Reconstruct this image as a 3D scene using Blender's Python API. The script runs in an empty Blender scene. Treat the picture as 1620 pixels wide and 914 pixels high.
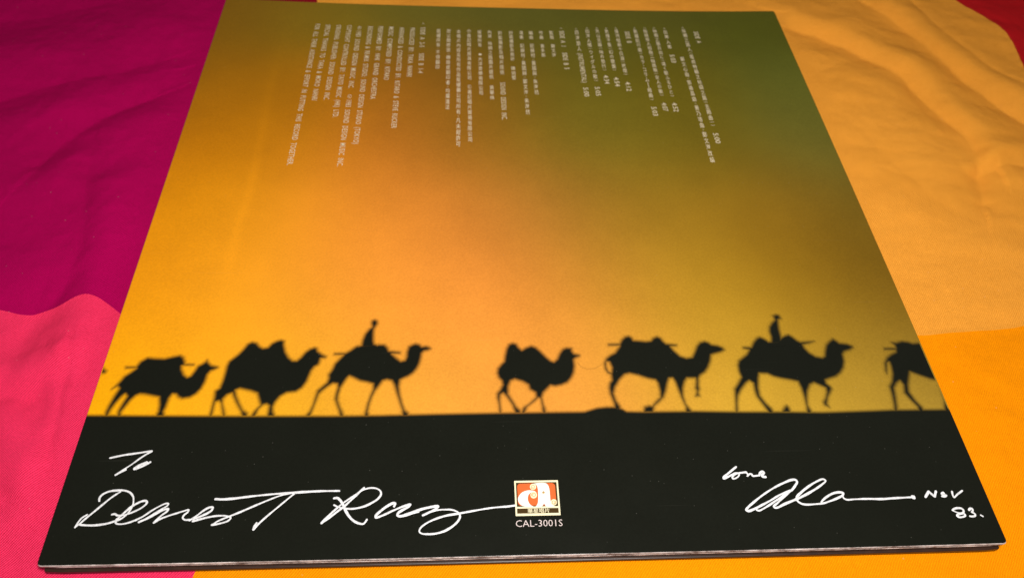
import bpy, math, random
import numpy as np
from mathutils import Matrix, Vector
random.seed(4); rng = np.random.default_rng(7)
scn = bpy.context.scene
col = scn.collection

# ------------------------------------------------------------------ camera
S = 0.315            # the sleeve is 31.5 cm square, its near left corner at the origin
T = 0.0060           # height of its upper face above the sheet
CAM = np.array([0.13159171, -0.08347391, 0.24741905 + T])
FWD = np.array([0.06542472, 0.61142739, -0.78859125])
RGT = np.array([0.99785728, -0.04061871, 0.05129292])
DWN = np.array([-6.69659598e-04, -0.790257343, -0.612774741])
FPX, PW, PH = 1211.014, 1620., 914.
cd = bpy.data.cameras.new('camera'); cam = bpy.data.objects.new('camera', cd); col.objects.link(cam)
m = Matrix(((RGT[0], -DWN[0], -FWD[0], CAM[0]), (RGT[1], -DWN[1], -FWD[1], CAM[1]),
            (RGT[2], -DWN[2], -FWD[2], CAM[2]), (0, 0, 0, 1)))
cam.matrix_world = m
cd.sensor_fit = 'HORIZONTAL'; cd.sensor_width = 36; cd.lens = FPX/PW*36
cd.clip_start = 0.01; cd.clip_end = 20
cd.dof.use_dof = True; cd.dof.focus_distance = 0.275; cd.dof.aperture_fstop = 15.5
scn.camera = cam

# ------------------------------------------------------------------ light
w = bpy.data.worlds.new('World'); scn.world = w; w.use_nodes = True
bg = w.node_tree.nodes['Background']; bg.inputs[0].default_value = (1, .93, .82, 1); bg.inputs[1].default_value = 0.11
ld = bpy.data.lights.new('lamp', 'AREA'); ld.shape = 'DISK'; ld.size = 0.10; ld.energy = 3.1; ld.color = (1, .96, .9)
lo = bpy.data.objects.new('lamp', ld); col.objects.link(lo)
lo.location = (0.19, -0.07, 0.42)
lo.rotation_euler = (Vector((0.16, 0.17, 0)) - lo.location).to_track_quat('-Z', 'Y').to_euler()
scn.view_settings.view_transform = 'Standard'; scn.view_settings.look = 'None'
scn.view_settings.exposure = 0; scn.view_settings.gamma = 1
scn.view_settings.use_curve_mapping = False
scn.render.engine = 'CYCLES'

# ------------------------------------------------------------------ helpers
def lin(c):
    c = np.asarray(c, float)/255.
    return np.where(c <= .04045, c/12.92, ((c+.055)/1.055)**2.4)

def bow(x, y):
    """sag of the sleeve: its corners sit a little higher than the middle of its edges"""
    x = np.asarray(x, float); y = np.asarray(y, float)
    u = np.clip(x/S, 0, 1); v = np.clip(y/S, 0, 1)
    a = 1-np.abs(2*u-1)**3.2
    amp = .0010 + .0010*v
    return -amp*a*(.55+.45*np.abs(2*v-1)**1.5)

def unproj(px, py, z=None):
    """photograph measurement -> place on the sleeve face (z=None) or on a level z"""
    px = np.asarray(px, float); py = np.asarray(py, float)
    d = FWD[None]*1. + RGT[None]*((px.reshape(-1, 1)-PW/2)/FPX) + DWN[None]*((py.reshape(-1, 1)-PH/2)/FPX)
    zz = np.full(len(d), T if z is None else z)
    for _ in range(8):
        t = (zz-CAM[2])/d[:, 2]
        X = CAM[None]+d*t[:, None]
        if z is not None: break
        zz = T+bow(X[:, 0], X[:, 1])
    return X[:, :2]

def mk(name, verts, faces, mats, parent=None, smooth=True, matidx=None, colors=None):
    me = bpy.data.meshes.new(name)
    verts = np.asarray(verts, np.float32)
    if isinstance(faces, np.ndarray):
        n, k = faces.shape
        me.vertices.add(len(verts)); me.vertices.foreach_set('co', verts.ravel())
        me.loops.add(n*k); me.loops.foreach_set('vertex_index', faces.astype(np.int32).ravel())
        me.polygons.add(n); me.polygons.foreach_set('loop_start', np.arange(0, n*k, k, dtype=np.int32))
        me.update(calc_edges=True)
    else:
        me.from_pydata(verts.tolist(), [], faces)
    me.validate()
    for mt in (mats if isinstance(mats, (list, tuple)) else [mats]): me.materials.append(mt)
    me.polygons.foreach_set('use_smooth', np.full(len(me.polygons), smooth))
    if matidx is not None: me.polygons.foreach_set('material_index', np.asarray(matidx, np.int32))
    if colors is not None:
        at = me.color_attributes.new('print', 'FLOAT_COLOR', 'POINT')
        c4 = np.ones((len(verts), 4), np.float32); c4[:, :3] = colors
        at.data.foreach_set('color', c4.ravel())
    me.update()
    o = bpy.data.objects.new(name, me); col.objects.link(o)
    if parent: o.parent = parent
    return o

def thing(name, label, cat, loc=(0, 0, 0), kind=None):
    o = bpy.data.objects.new(name, None); col.objects.link(o); o.location = loc
    o.empty_display_size = .02
    o['label'] = label; o['category'] = cat
    if kind: o['kind'] = kind
    return o

def nodes(name):
    mt = bpy.data.materials.new(name); mt.use_nodes = True
    nt = mt.node_tree; return mt, nt, nt.nodes['Principled BSDF']

def N(nt, t, **kw):
    n = nt.nodes.new(t)
    for k, v in kw.items():
        if k.startswith('i_'): n.inputs[int(k[2:])].default_value = v
        else: setattr(n, k, v)
    return n

# ------------------------------------------------------------------ materials
def cloth_mat(name, rgb, second):
    mt, nt, p = nodes(name); L = nt.links.new
    tc = N(nt, 'ShaderNodeTexCoord')
    # twill: fine diagonal ribs
    mp = N(nt, 'ShaderNodeMapping'); mp.inputs['Rotation'].default_value = (0, 0, math.radians(38)); L(tc.outputs['Object'], mp.inputs[0])
    wv = N(nt, 'ShaderNodeTexWave', wave_type='BANDS', bands_direction='X', wave_profile='SIN')
    wv.inputs['Scale'].default_value = 430; wv.inputs['Distortion'].default_value = 3.2
    wv.inputs['Detail'].default_value = 2; wv.inputs['Detail Scale'].default_value = .6
    L(mp.outputs[0], wv.inputs['Vector'])
    mp2 = N(nt, 'ShaderNodeMapping'); mp2.inputs['Rotation'].default_value = (0, 0, math.radians(-52)); L(tc.outputs['Object'], mp2.inputs[0])
    wv2 = N(nt, 'ShaderNodeTexWave', wave_type='BANDS', bands_direction='X', wave_profile='SIN')
    wv2.inputs['Scale'].default_value = 560; wv2.inputs['Distortion'].default_value = 2.0
    L(mp2.outputs[0], wv2.inputs['Vector'])
    ad = N(nt, 'ShaderNodeMath', operation='MULTIPLY_ADD'); ad.inputs[1].default_value = .4
    L(wv2.outputs['Fac'], ad.inputs[0]); L(wv.outputs['Fac'], ad.inputs[2])
    nz = N(nt, 'ShaderNodeTexNoise'); nz.inputs['Scale'].default_value = 1500; nz.inputs['Detail'].default_value = 3; L(tc.outputs['Object'], nz.inputs['Vector'])
    big = N(nt, 'ShaderNodeTexNoise'); big.inputs['Scale'].default_value = 26; big.inputs['Detail'].default_value = 5; big.inputs['Roughness'].default_value = .6; L(tc.outputs['Object'], big.inputs['Vector'])
    # thread colour: two dyed tones following the ribs
    a2 = N(nt, 'ShaderNodeMath', operation='MULTIPLY_ADD'); a2.inputs[1].default_value = 1.3; L(nz.outputs['Fac'], a2.inputs[0]); L(ad.outputs[0], a2.inputs[2])
    a3 = N(nt, 'ShaderNodeMath', operation='MULTIPLY_ADD'); a3.inputs[1].default_value = .6; L(big.outputs['Fac'], a3.inputs[0]); L(a2.outputs[0], a3.inputs[2])
    mr = N(nt, 'ShaderNodeMapRange'); mr.inputs['From Min'].default_value = .75; mr.inputs['From Max'].default_value = 2.4; L(a3.outputs[0], mr.inputs[0])
    mx = N(nt, 'ShaderNodeMix', data_type='RGBA'); mx.inputs[6].default_value = (*second, 1); mx.inputs[7].default_value = (*rgb, 1)
    L(mr.outputs[0], mx.inputs[0])
    # pale lint fibres
    vo = N(nt, 'ShaderNodeTexVoronoi'); vo.inputs['Scale'].default_value = 260; L(tc.outputs['Object'], vo.inputs['Vector'])
    ls = N(nt, 'ShaderNodeMath', operation='LESS_THAN'); ls.inputs[1].default_value = .07; L(vo.outputs['Distance'], ls.inputs[0])
    sp = N(nt, 'ShaderNodeSeparateColor'); L(vo.outputs['Color'], sp.inputs[0])
    g = N(nt, 'ShaderNodeMath', operation='GREATER_THAN'); g.inputs[1].default_value = .8; L(sp.outputs[0], g.inputs[0])
    mu = N(nt, 'ShaderNodeMath', operation='MULTIPLY'); L(ls.outputs[0], mu.inputs[0]); L(g.outputs[0], mu.inputs[1])
    mu2 = N(nt, 'ShaderNodeMath', operation='MULTIPLY'); mu2.inputs[1].default_value = .10; L(mu.outputs[0], mu2.inputs[0])
    mx2 = N(nt, 'ShaderNodeMix', data_type='RGBA'); mx2.inputs[7].default_value = (.9, .75, .7, 1); L(mu2.outputs[0], mx2.inputs[0]); L(mx.outputs[2], mx2.inputs[6])
    L(mx2.outputs[2], p.inputs['Base Color'])
    p.inputs['Roughness'].default_value = .9; p.inputs['Specular IOR Level'].default_value = .05
    p.inputs['Sheen Weight'].default_value = .04; p.inputs['Sheen Roughness'].default_value = .5
    p.inputs['Sheen Tint'].default_value = (*rgb, 1)
    b1 = N(nt, 'ShaderNodeBump'); b1.inputs['Strength'].default_value = .75; b1.inputs['Distance'].default_value = .00026; L(a2.outputs[0], b1.inputs['Height'])
    fine = N(nt, 'ShaderNodeTexNoise'); fine.inputs['Scale'].default_value = 170; fine.inputs['Detail'].default_value = 4; L(tc.outputs['Object'], fine.inputs['Vector'])
    b2 = N(nt, 'ShaderNodeBump'); b2.inputs['Strength'].default_value = .5; b2.inputs['Distance'].default_value = .0006; L(fine.outputs['Fac'], b2.inputs['Height']); L(b1.outputs[0], b2.inputs['Normal'])
    L(b2.outputs[0], p.inputs['Normal'])
    return mt

def print_mat():
    mt, nt, p = nodes('printed_card'); L = nt.links.new
    at = N(nt, 'ShaderNodeAttribute', attribute_name='print')
    tc = N(nt, 'ShaderNodeTexCoord')
    # fine press grain
    nz = N(nt, 'ShaderNodeTexNoise'); nz.inputs['Scale'].default_value = 1300; nz.inputs['Detail'].default_value = 2; L(tc.outputs['Object'], nz.inputs['Vector'])
    n2 = N(nt, 'ShaderNodeTexNoise'); n2.inputs['Scale'].default_value = 34; n2.inputs['Detail'].default_value = 6; n2.inputs['Roughness'].default_value = .65; L(tc.outputs['Object'], n2.inputs['Vector'])
    ad = N(nt, 'ShaderNodeMath', operation='ADD'); L(nz.outputs['Fac'], ad.inputs[0]); L(n2.outputs['Fac'], ad.inputs[1])
    mr = N(nt, 'ShaderNodeMapRange'); mr.inputs['From Min'].default_value = .5; mr.inputs['From Max'].default_value = 1.5
    mr.inputs['To Min'].default_value = .84; mr.inputs['To Max'].default_value = 1.16; L(ad.outputs[0], mr.inputs[0])
    sc = N(nt, 'ShaderNodeVectorMath', operation='SCALE'); L(at.outputs['Color'], sc.inputs[0]); L(mr.outputs[0], sc.inputs['Scale'])
    # specks of dust and lint
    def specks(scale, th, rate):
        vo = N(nt, 'ShaderNodeTexVoronoi'); vo.inputs['Scale'].default_value = scale; L(tc.outputs['Object'], vo.inputs['Vector'])
        sp = N(nt, 'ShaderNodeSeparateColor'); L(vo.outputs['Color'], sp.inputs[0])
        r = N(nt, 'ShaderNodeMapRange'); r.inputs['From Min'].default_value = th; r.inputs['From Max'].default_value = th*.4
        L(vo.outputs['Distance'], r.inputs[0])
        g = N(nt, 'ShaderNodeMath', operation='GREATER_THAN'); g.inputs[1].default_value = rate; L(sp.outputs[0], g.inputs[0])
        a = N(nt, 'ShaderNodeMath', operation='MULTIPLY'); L(r.outputs[0], a.inputs[0]); L(g.outputs[0], a.inputs[1])
        b = N(nt, 'ShaderNodeMath', operation='MULTIPLY'); L(a.outputs[0], b.inputs[0]); L(sp.outputs[1], b.inputs[1])
        return b
    s1 = specks(360, .08, .55); s2 = specks(120, .034, .6)
    mxx = N(nt, 'ShaderNodeMath', operation='MAXIMUM'); L(s1.outputs[0], mxx.inputs[0]); L(s2.outputs[0], mxx.inputs[1])
    ms = N(nt, 'ShaderNodeMath', operation='MULTIPLY'); ms.inputs[1].default_value = .07; L(mxx.outputs[0], ms.inputs[0])
    # hairline scuffs, along the sleeve
    mp = N(nt, 'ShaderNodeMapping'); mp.inputs['Scale'].default_value = (14, 900, 1); mp.inputs['Rotation'].default_value = (0, 0, .03); L(tc.outputs['Object'], mp.inputs[0])
    sn = N(nt, 'ShaderNodeTexNoise'); sn.inputs['Scale'].default_value = 1.; sn.inputs['Detail'].default_value = 1; L(mp.outputs[0], sn.inputs['Vector'])
    sr = N(nt, 'ShaderNodeMapRange'); sr.inputs['From Min'].default_value = .76; sr.inputs['From Max'].default_value = .84; sr.inputs['To Max'].default_value = .02; L(sn.outputs['Fac'], sr.inputs[0])
    mm = N(nt, 'ShaderNodeMath', operation='MAXIMUM'); L(ms.outputs[0], mm.inputs[0]); L(sr.outputs[0], mm.inputs[1])
    mx = N(nt, 'ShaderNodeMix', data_type='RGBA'); mx.inputs[7].default_value = (.8, .76, .66, 1)
    L(mm.outputs[0], mx.inputs[0]); L(sc.outputs[0], mx.inputs[6]); L(mx.outputs[2], p.inputs['Base Color'])
    rr = N(nt, 'ShaderNodeMapRange'); rr.inputs['To Min'].default_value = .14; rr.inputs['To Max'].default_value = .24; L(n2.outputs['Fac'], rr.inputs[0]); L(rr.outputs[0], p.inputs['Roughness'])
    p.inputs['Specular IOR Level'].default_value = .32
    b = N(nt, 'ShaderNodeBump'); b.inputs['Strength'].default_value = .12; b.inputs['Distance'].default_value = .00008; L(nz.outputs['Fac'], b.inputs['Height']); L(b.outputs[0], p.inputs['Normal'])
    return mt

def plain(name, rgb, rough=.5, spec=.4, var=.15, scale=400):
    mt, nt, p = nodes(name); L = nt.links.new
    tc = N(nt, 'ShaderNodeTexCoord'); nz = N(nt, 'ShaderNodeTexNoise'); nz.inputs['Scale'].default_value = scale; nz.inputs['Detail'].default_value = 4
    L(tc.outputs['Object'], nz.inputs['Vector'])
    mr = N(nt, 'ShaderNodeMapRange'); mr.inputs['From Min'].default_value = .3; mr.inputs['From Max'].default_value = .7
    mr.inputs['To Min'].default_value = 1-var; mr.inputs['To Max'].default_value = 1; L(nz.outputs['Fac'], mr.inputs[0])
    sc = N(nt, 'ShaderNodeVectorMath', operation='SCALE'); sc.inputs[0].default_value = rgb; L(mr.outputs[0], sc.inputs['Scale'])
    L(sc.outputs[0], p.inputs['Base Color']); p.inputs['Roughness'].default_value = rough; p.inputs['Specular IOR Level'].default_value = spec
    return mt

M_PRINT = print_mat()
M_EDGE = plain('raw_card_edge', (.80, .70, .67), .75, .25, .35, 340)
def _wear():
    nt = M_EDGE.node_tree; L = nt.links.new; p = nt.nodes['Principled BSDF']
    src = p.inputs['Base Color'].links[0].from_socket
    tc = N(nt, 'ShaderNodeTexCoord'); mp = N(nt, 'ShaderNodeMapping'); mp.inputs['Scale'].default_value = (1, 1, 6); L(tc.outputs['Object'], mp.inputs[0])
    nz = N(nt, 'ShaderNodeTexNoise'); nz.inputs['Scale'].default_value = 85; nz.inputs['Detail'].default_value = 7; nz.inputs['Roughness'].default_value = .75; L(mp.outputs[0], nz.inputs['Vector'])
    mr = N(nt, 'ShaderNodeMapRange'); mr.inputs['From Min'].default_value = .40; mr.inputs['From Max'].default_value = .60; L(nz.outputs['Fac'], mr.inputs[0])
    mx = N(nt, 'ShaderNodeMix', data_type='RGBA'); mx.inputs[6].default_value = (.13, .085, .07, 1); L(mr.outputs[0], mx.inputs[0]); L(src, mx.inputs[7])
    L(mx.outputs[2], p.inputs['Base Color'])
_wear()
M_DARKEDGE = plain('printed_wrap_with_shade', (.036, .016, .010), .35, .4, .4, 200)  # brown printed wrap, darkened to stand in for shadow under the near edge
M_INNER = plain('grey_card_lining', (.10, .07, .055), .8, .2, .3)
M_INK = plain('white_paint_marker', (.88, .88, .91), .4, .4, .38, 1400)
M_TEXT = plain('pale_text_ink', (.74, .62, .43), .4, .4, .12, 900)
M_CREAM = plain('cream_ink', (.85, .78, .52), .2, .3, .05)
M_WHITE = plain('white_ink', (.86, .85, .78), .2, .3, .04)
M_BROWN = plain('brown_ink', (.060, .034, .010), .2, .3, .1)
M_RED = plain('orange_red_ink', (.80, .135, .035), .2, .3, .06)
M_GOLD = plain('gold_ink', (.42, .24, .06), .2, .3, .05)
M_PINKISH = plain('pale_pink_ink', (.74, .62, .60), .2, .3, .08)

CL = {
 'purple': cloth_mat('cloth_magenta', (.52, .0008, .106), (.31, .0004, .056)),
 'pink': cloth_mat('cloth_pink', (1.0, .044, .150), (.66, .013, .058)),
 'peach': cloth_mat('cloth_peach', (.97, .40, .052), (.76, .275, .022)),
 'orange': cloth_mat('cloth_orange', (.98, .315, .0008), (.80, .215, .0005)),
 'dark_red': cloth_mat('cloth_dark_red', (.30, .006, .016), (.20, .003, .010)),
 'red': cloth_mat('cloth_red', (.60, .012, .016), (.40, .006, .010)),
}

# ------------------------------------------------------------------ the bed sheet
XS0, YS0 = 0.046, 0.094         # where the seams cross, under the sleeve
def axis(a, lo_, hi_, b, step, through):
    """even fine steps over the part in view, wide ones beyond it"""
    n1 = int(round((through-lo_)/step)); n2 = int(round((hi_-through)/step))
    v = np.concatenate([np.linspace(a, lo_, 26)[:-1], np.linspace(lo_, through, n1+1), np.linspace(through, hi_, n2+1)[1:], np.linspace(hi_, b, 26)[1:]])
    return v, 25+n1
ax, i0 = axis(-0.50, -0.15, 0.52, 0.85, .001, XS0)
ay, j0 = axis(-0.30, -0.03, 0.38, 0.78, .001, YS0)
nx, ny = len(ax), len(ay)
GX, GY = np.meshgrid(ax, ay)

def wpts(pts, z=0.): 
    p = np.array(pts, float); return unproj(p[:, 0], p[:, 1], z)
# the horizontal seam, as it wanders left and right of the sleeve
sl = wpts([(0,491),(28,497),(48,498),(71,491),(97,485.5),(119.5,476),(136.6,471),(153.6,474),(171,485.5),(188,501)])
sr = wpts([(1454,531),(1505,526),(1566,520.5),(1594,513.5),(1620,510)])
hx = np.r_[-.5, sl[0,0]-.05, sl[:,0], sr[:,0], sr[-1,0]+.08, .85]
hy = np.r_[sl[0,1]+.006, sl[0,1]+.003, sl[:,1], sr[:,1], sr[-1,1]+.012, sr[-1,1]+.006]
dy = np.interp(GX, hx, hy)-YS0
# soften the corners of that line
k = np.exp(-np.linspace(-2,2,9)**2); k/=k.sum()
dy = np.apply_along_axis(lambda r: np.convolve(np.pad(r,4,'edge'),k,'valid'), 1, dy)
GY2 = GY + dy*np.exp(-((GY-YS0)/.09)**2)
# the lengthwise seam leans a little where it comes out below the sleeve
dx = np.interp(GY, [-.3,-.03,-.004,.02,.3,.36,.78],[-.03,-.014,.0,.006,.003,.001,.004])
GX2 = GX + dx*np.exp(-((GX-XS0)/.05)**2)
# the seam to the red cloth in the far right corner
rb = wpts([(1470,-35),(1510,0),(1560,30),(1592,55),(1608,78),(1620,105),(1632,150)])
rb = np.vstack([[(.33,.78),(.36,.5),(.405,.40)], rb, [(.47,.2),(.50,.0),(.5,-.3)]])[::-1]
i2 = int(np.argmin(np.abs(ax-.45)))
rx = np.interp(GY2, rb[:,1], rb[:,0])
rx = np.apply_along_axis(lambda r: np.convolve(np.pad(r,4,'edge'),k,'valid'), 0, rx)
GX2 = GX2 + (rx-ax[i2])*np.exp(-((GX-ax[i2])/.085)**2)

def seg_dist(X, Y, pts):
    best = np.full(X.shape, 9.); side = np.zeros(X.shape)
    for (x0,y0),(x1,y1) in zip(pts[:-1], pts[1:]):
        ex, ey = x1-x0, y1-y0; l2 = ex*ex+ey*ey
        t = np.clip(((X-x0)*ex+(Y-y0)*ey)/l2, 0, 1)
        qx, qy = X-(x0+t*ex), Y-(y0+t*ey); d = np.hypot(qx, qy)
        m_ = d < best; best = np.where(m_, d, best); side = np.where(m_, np.sign(ex*qy-ey*qx), side)
    return best, side
Z = np.zeros_like(GX)
def fold(pts, amp, wl, wr=None, taper=True):
    """a ridge (amp>0) or furrow (amp<0) along a line; wl / wr its half width on the left / right of the line"""
    global Z
    P = wpts(pts); wr = wr or wl
    d, s = seg_dist(GX2, GY2, P)
    ww = np.where(s > 0, wl, wr)
    Z = Z + (amp*np.exp(-(d/ww)**2) if amp > 0 else amp*.9*np.exp(-(d/ww)**1.15))
def smooth_noise(sx, sy, seed, ang=0.):
    r = np.random.default_rng(seed)
    a = np.zeros_like(GX)
    ca, sa = math.cos(ang), math.sin(ang)
    U = (GX*ca+GY*sa)/sx; V = (-GX*sa+GY*ca)/sy
    for _ in range(26):
        th = r.uniform(0, 2*math.pi); fr = r.uniform(.5, 1.5)
        a += np.sin(2*math.pi*fr*(U*math.cos(th)+V*math.sin(th))+r.uniform(0, 6.3))
    return a/26**.5
# --- far right: rolls of loose cloth
fold([(1249,43),(1292,54),(1341,72),(1384,95),(1426,118),(1456,148),(1495,184),(1528,213),(1544,240),(1554,279),(1560,320)], -0.00381, .0052, .012)
fold([(1255,28),(1330,48),(1400,82),(1450,110),(1500,155),(1550,205),(1572,250)], 0.00322, .016, .009)
fold([(1377,7),(1413,30),(1456,62),(1495,95),(1544,135),(1594,171),(1640,200)], -0.00365, .0060, .011)
fold([(1400,2),(1450,40),(1520,92),(1580,130),(1650,170)], 0.00384, .019, .010)
fold([(1440,5),(1500,60),(1560,105),(1640,150)], -0.00182, .0045, .007)
fold([(1300,110),(1400,160),(1470,230),(1500,300)], 0.00186, .028)
fold([(1540,262),(1580,240),(1640,232)], 0.00223, .006)
fold([(1548,275),(1590,262),(1650,262)], -0.00232, .006)
fold([(1380,260),(1440,330),(1520,370),(1600,400)], 0.00099, .022)
fold([(1340,190),(1420,270),(1500,330)], -0.00099, .012)
fold([(1290,120),(1330,100),(1360,96)], -0.00083, .006)
fold([(1500,560),(1560,640),(1620,690)], 0.00081, .02)
fold([(1520,590),(1600,640),(1660,690)], -0.00083, .01)
# --- far left: broad soft waves in the magenta cloth
fold([(-60,165),(11,153),(55,137),(109,126),(180,115),(240,98)], -0.00345, .013, .017)
fold([(-60,215),(20,195),(90,172),(160,142),(250,118)], 0.00255, .017, .012)
fold([(-40,110),(40,96),(140,82),(250,50)], 0.00315, .019)
fold([(60,262),(93,224),(142,191),(202,164),(235,153)], -0.00345, .009, .013)
fold([(110,262),(170,215),(240,180)], 0.00255, .013)
fold([(150,225),(142,260),(137,328),(131,394),(104,454),(80,500)], -0.00195, .008, .011)
fold([(175,300),(170,380),(150,440),(136,480),(120,540)], 0.00315, .010, .012)
fold([(60,300),(70,380),(50,450)], 0.00195, .022)
fold([(-40,30),(60,22),(200,-5)], -0.00300, .02)
# --- near left: pink
fold([(118,535),(115,545),(107,588),(97,622),(90,662),(82,699),(78,740)], -.0016, .0016, .0034)
fold([(100,560),(92,610),(80,660),(70,720)], .0013, .006, .004)
fold([(45,520),(25,560),(5,610)], -.0026, .010, .012)
fold([(-40,640),(20,625),(60,632)], -.0026, .007, .010)
fold([(-30,590),(30,590),(72,575)], .0022, .010)
fold([(0,650),(22,690),(40,740),(48,800)], .0024, .007)
fold([(-10,770),(20,790),(50,803),(80,828),(95,850)], -.0014, .0022, .005)
fold([(80,755),(82,720),(76,690)], -.0010, .003)
fold([(150,520),(140,560),(133,600)], -.0012, .004)
fold([(75,545),(88,570),(95,600)], -.0011, .003)
fold([(-20,850),(20,880),(70,930)], -.0016, .006)
# --- near edge
fold([(300,925),(420,905),(520,912),(640,925)], -.0006, .003)
fold([(1250,900),(1400,885),(1520,893),(1620,880)], -.0012, .005)
fold([(1300,925),(1420,905),(1560,912)], .0010, .006)
Z += .00085*smooth_noise(.11, .06, 3, .5) + .00026*smooth_noise(.035, .022, 5, -.4) + .00010*smooth_noise(.013, .010, 9, .9)
Z += .00013*(1-np.abs(smooth_noise(.05, .022, 21, .35)))+.00009*(1-np.abs(smooth_noise(.022, .011, 22, -.6)))
Z += .00025*smooth_noise(.09, .035, 12, -.75)*np.clip((GX2-.30)/.08, 0, 1)*np.clip((GY2-.12)/.12, 0, 1)
# beyond the frame the sheet stays gently rumpled
# the sleeve's weight presses it flat
ox = np.maximum(np.maximum(-GX2, GX2-S), 0); oy = np.maximum(np.maximum(-GY2, GY2-S), 0)
od = np.hypot(ox, oy); ins = np.minimum(np.minimum(GX2, S-GX2), np.minimum(GY2, S-GY2))
msk = np.clip(od/.020, 0, 1); msk = msk*msk*(3-2*msk)
Z = Z*(.12+.88*msk)
Z = np.where(od <= 0, np.minimum(Z, 0)*np.clip(1-ins/.02, 0, 1), np.where(od < .02, np.minimum(Z, .0006+od*.45), Z))
Z -= .0012*np.clip(ins/.02, 0, 1)+.0006*np.clip((ins+.002)/.006, 0, 1)
# seams: a small puckered ridge
Z += .00022*np.exp(-((np.arange(ny)-j0)[:, None]/1.2)**2)*(.5+msk)
V = np.stack([GX2, GY2, Z], -1).reshape(-1, 3)
sheet = thing('bed_sheet', 'rumpled cotton bed sheet pieced from magenta, pink, orange, peach and red cloth', 'bed sheet')
ii, jj = np.meshgrid(np.arange(nx-1), np.arange(ny-1))
quad = np.stack([jj*nx+ii, jj*nx+ii+1, (jj+1)*nx+ii+1, (jj+1)*nx+ii], -1)
j2 = int(np.argmin(np.abs(ay-.3205)))
ic = int(np.argmin(np.abs(ax-.002))); left = ii < i0; far = ii >= i2; low = jj < j0
panels = [
 (left & ~low & ~((jj >= j2) & (ii >= ic)), 'purple', 'magenta cloth at the far left'),
 (left & (jj >= j2) & (ii >= ic), 'dark_red', 'dark red cloth just beyond the far left of the sleeve'),
 (left & low, 'pink', 'pink cloth at the near left'),
 (~left & low, 'orange', 'bright orange cloth along the near right'),
 (~left & ~low & ~far, 'peach', 'pale orange cloth with rolling folds at the far right'),
 (~left & ~low & far, 'red', 'red cloth in the far right corner')]
for sel, mk_, lab in panels:
    q = quad[sel]; u, inv = np.unique(q, return_inverse=True)
    o = mk('cloth_panel', V[u], inv.reshape(q.shape), CL[mk_], sheet); o['label'] = lab

# ------------------------------------------------------------------ the record sleeve
sleeve = thing('record_sleeve', 'glossy record sleeve printed with a camel caravan at sunset and signed in white', 'record sleeve', (0, 0, 0))

HORIZON = [(-40,657),(130,655.8),(400,655.6),(530,655.2),(600,654.2),(692,652),(770,650.6),(865,649.2),(925,648.6),
           (935,645.5),(945,642.5),(960,641),(976,641),(985,644),(992,648),(1016,648.6),(1103,647.6),(1165,648.6),
           (1250,649),(1303,649.9),(1377,647.9),(1414,646.7),(1495,646.7),(1640,645)]
hz = wpts(HORIZON, T)
def horizon(x): return np.interp(x, hz[:,0], hz[:,1])

# colours of the printed sunset, measured across the sleeve: (photo x, photo y, r, g, b)
SKY = [
 (380,20,130,88,1),(500,22,137,112,17),(650,22,103,95,26),(850,25,93,89,25),(1000,26,89,85,19),(1200,30,79,80,8),(330,150,143,95,1),
 (470,150,164,108,1),(640,150,144,91,13),(760,150,123,87,17),(900,150,98,91,18),(1080,160,98,86,9),(1270,150,89,92,26),(300,217,194,115,1),
 (440,217,198,125,3),(600,217,188,108,32),(750,217,146,102,24),(950,217,118,102,26),(1100,230,108,92,17),(1290,217,105,97,35),(260,340,217,137,1),
 (400,350,226,147,14),(540,350,228,139,42),(680,350,198,119,43),(850,350,162,106,40),(970,350,136,102,24),(1100,350,150,112,26),(1230,350,130,93,16),
 (1350,350,104,81,19),(200,485,230,140,1),(350,480,231,151,33),(600,470,226,142,49),(780,480,227,135,54),(950,480,191,130,41),(1100,480,172,132,30),
 (1250,480,136,99,14),(1410,480,104,74,9),(170,610,243,173,1),(450,620,217,158,27),(700,620,209,147,52),(900,620,209,138,56),(1150,620,194,151,47),
 (1320,620,174,137,43),(1470,620,147,118,42),
]
sk = np.array(SKY, float); skp = unproj(sk[:,0], sk[:,1]); skc = lin(sk[:,2:])
def sky(x, y):
    x = np.ravel(x); y = np.ravel(y)
    out = np.zeros((len(x), 3)); W = np.zeros(len(x))
    for (px, py), c in zip(skp, skc):
        w_ = np.exp(-((x-px)**2+(y-py)**2)/(2*.027**2))+1e-9
        out += w_[:,None]*c; W += w_
    return out/W[:,None]
BLACK = np.array([.0066, .0074, .0048])
def crease(x, y):
    """the pale rubbed line left by the record's inner edge"""
    xc = np.interp(y, CR[:,1], CR[:,0])
    return .055*np.exp(-((x-xc)/.0022)**2)*np.clip((y-.10)/.04, 0, 1)*np.clip((.30-y)/.10, 0, 1)
CR = wpts([(425,150),(394,306),(377,350),(347,480),(338,540)][::-1], T)
def cover_colour(x, y, dark=None):
    x = np.ravel(x); y = np.ravel(y)
    d = horizon(x)-y
    a = np.clip((d+.0010)/.0020, 0, 1); a = a*a*(3-2*a)
    if dark is not None: a = np.maximum(a, np.ravel(dark))
    c = sky(x, y)*(1+1.6*crease(x, y))[:,None]
    return c*(1-a[:,None])+BLACK*a[:,None]

def face(x, y, lift=0.): return T+bow(x, y)+lift

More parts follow.
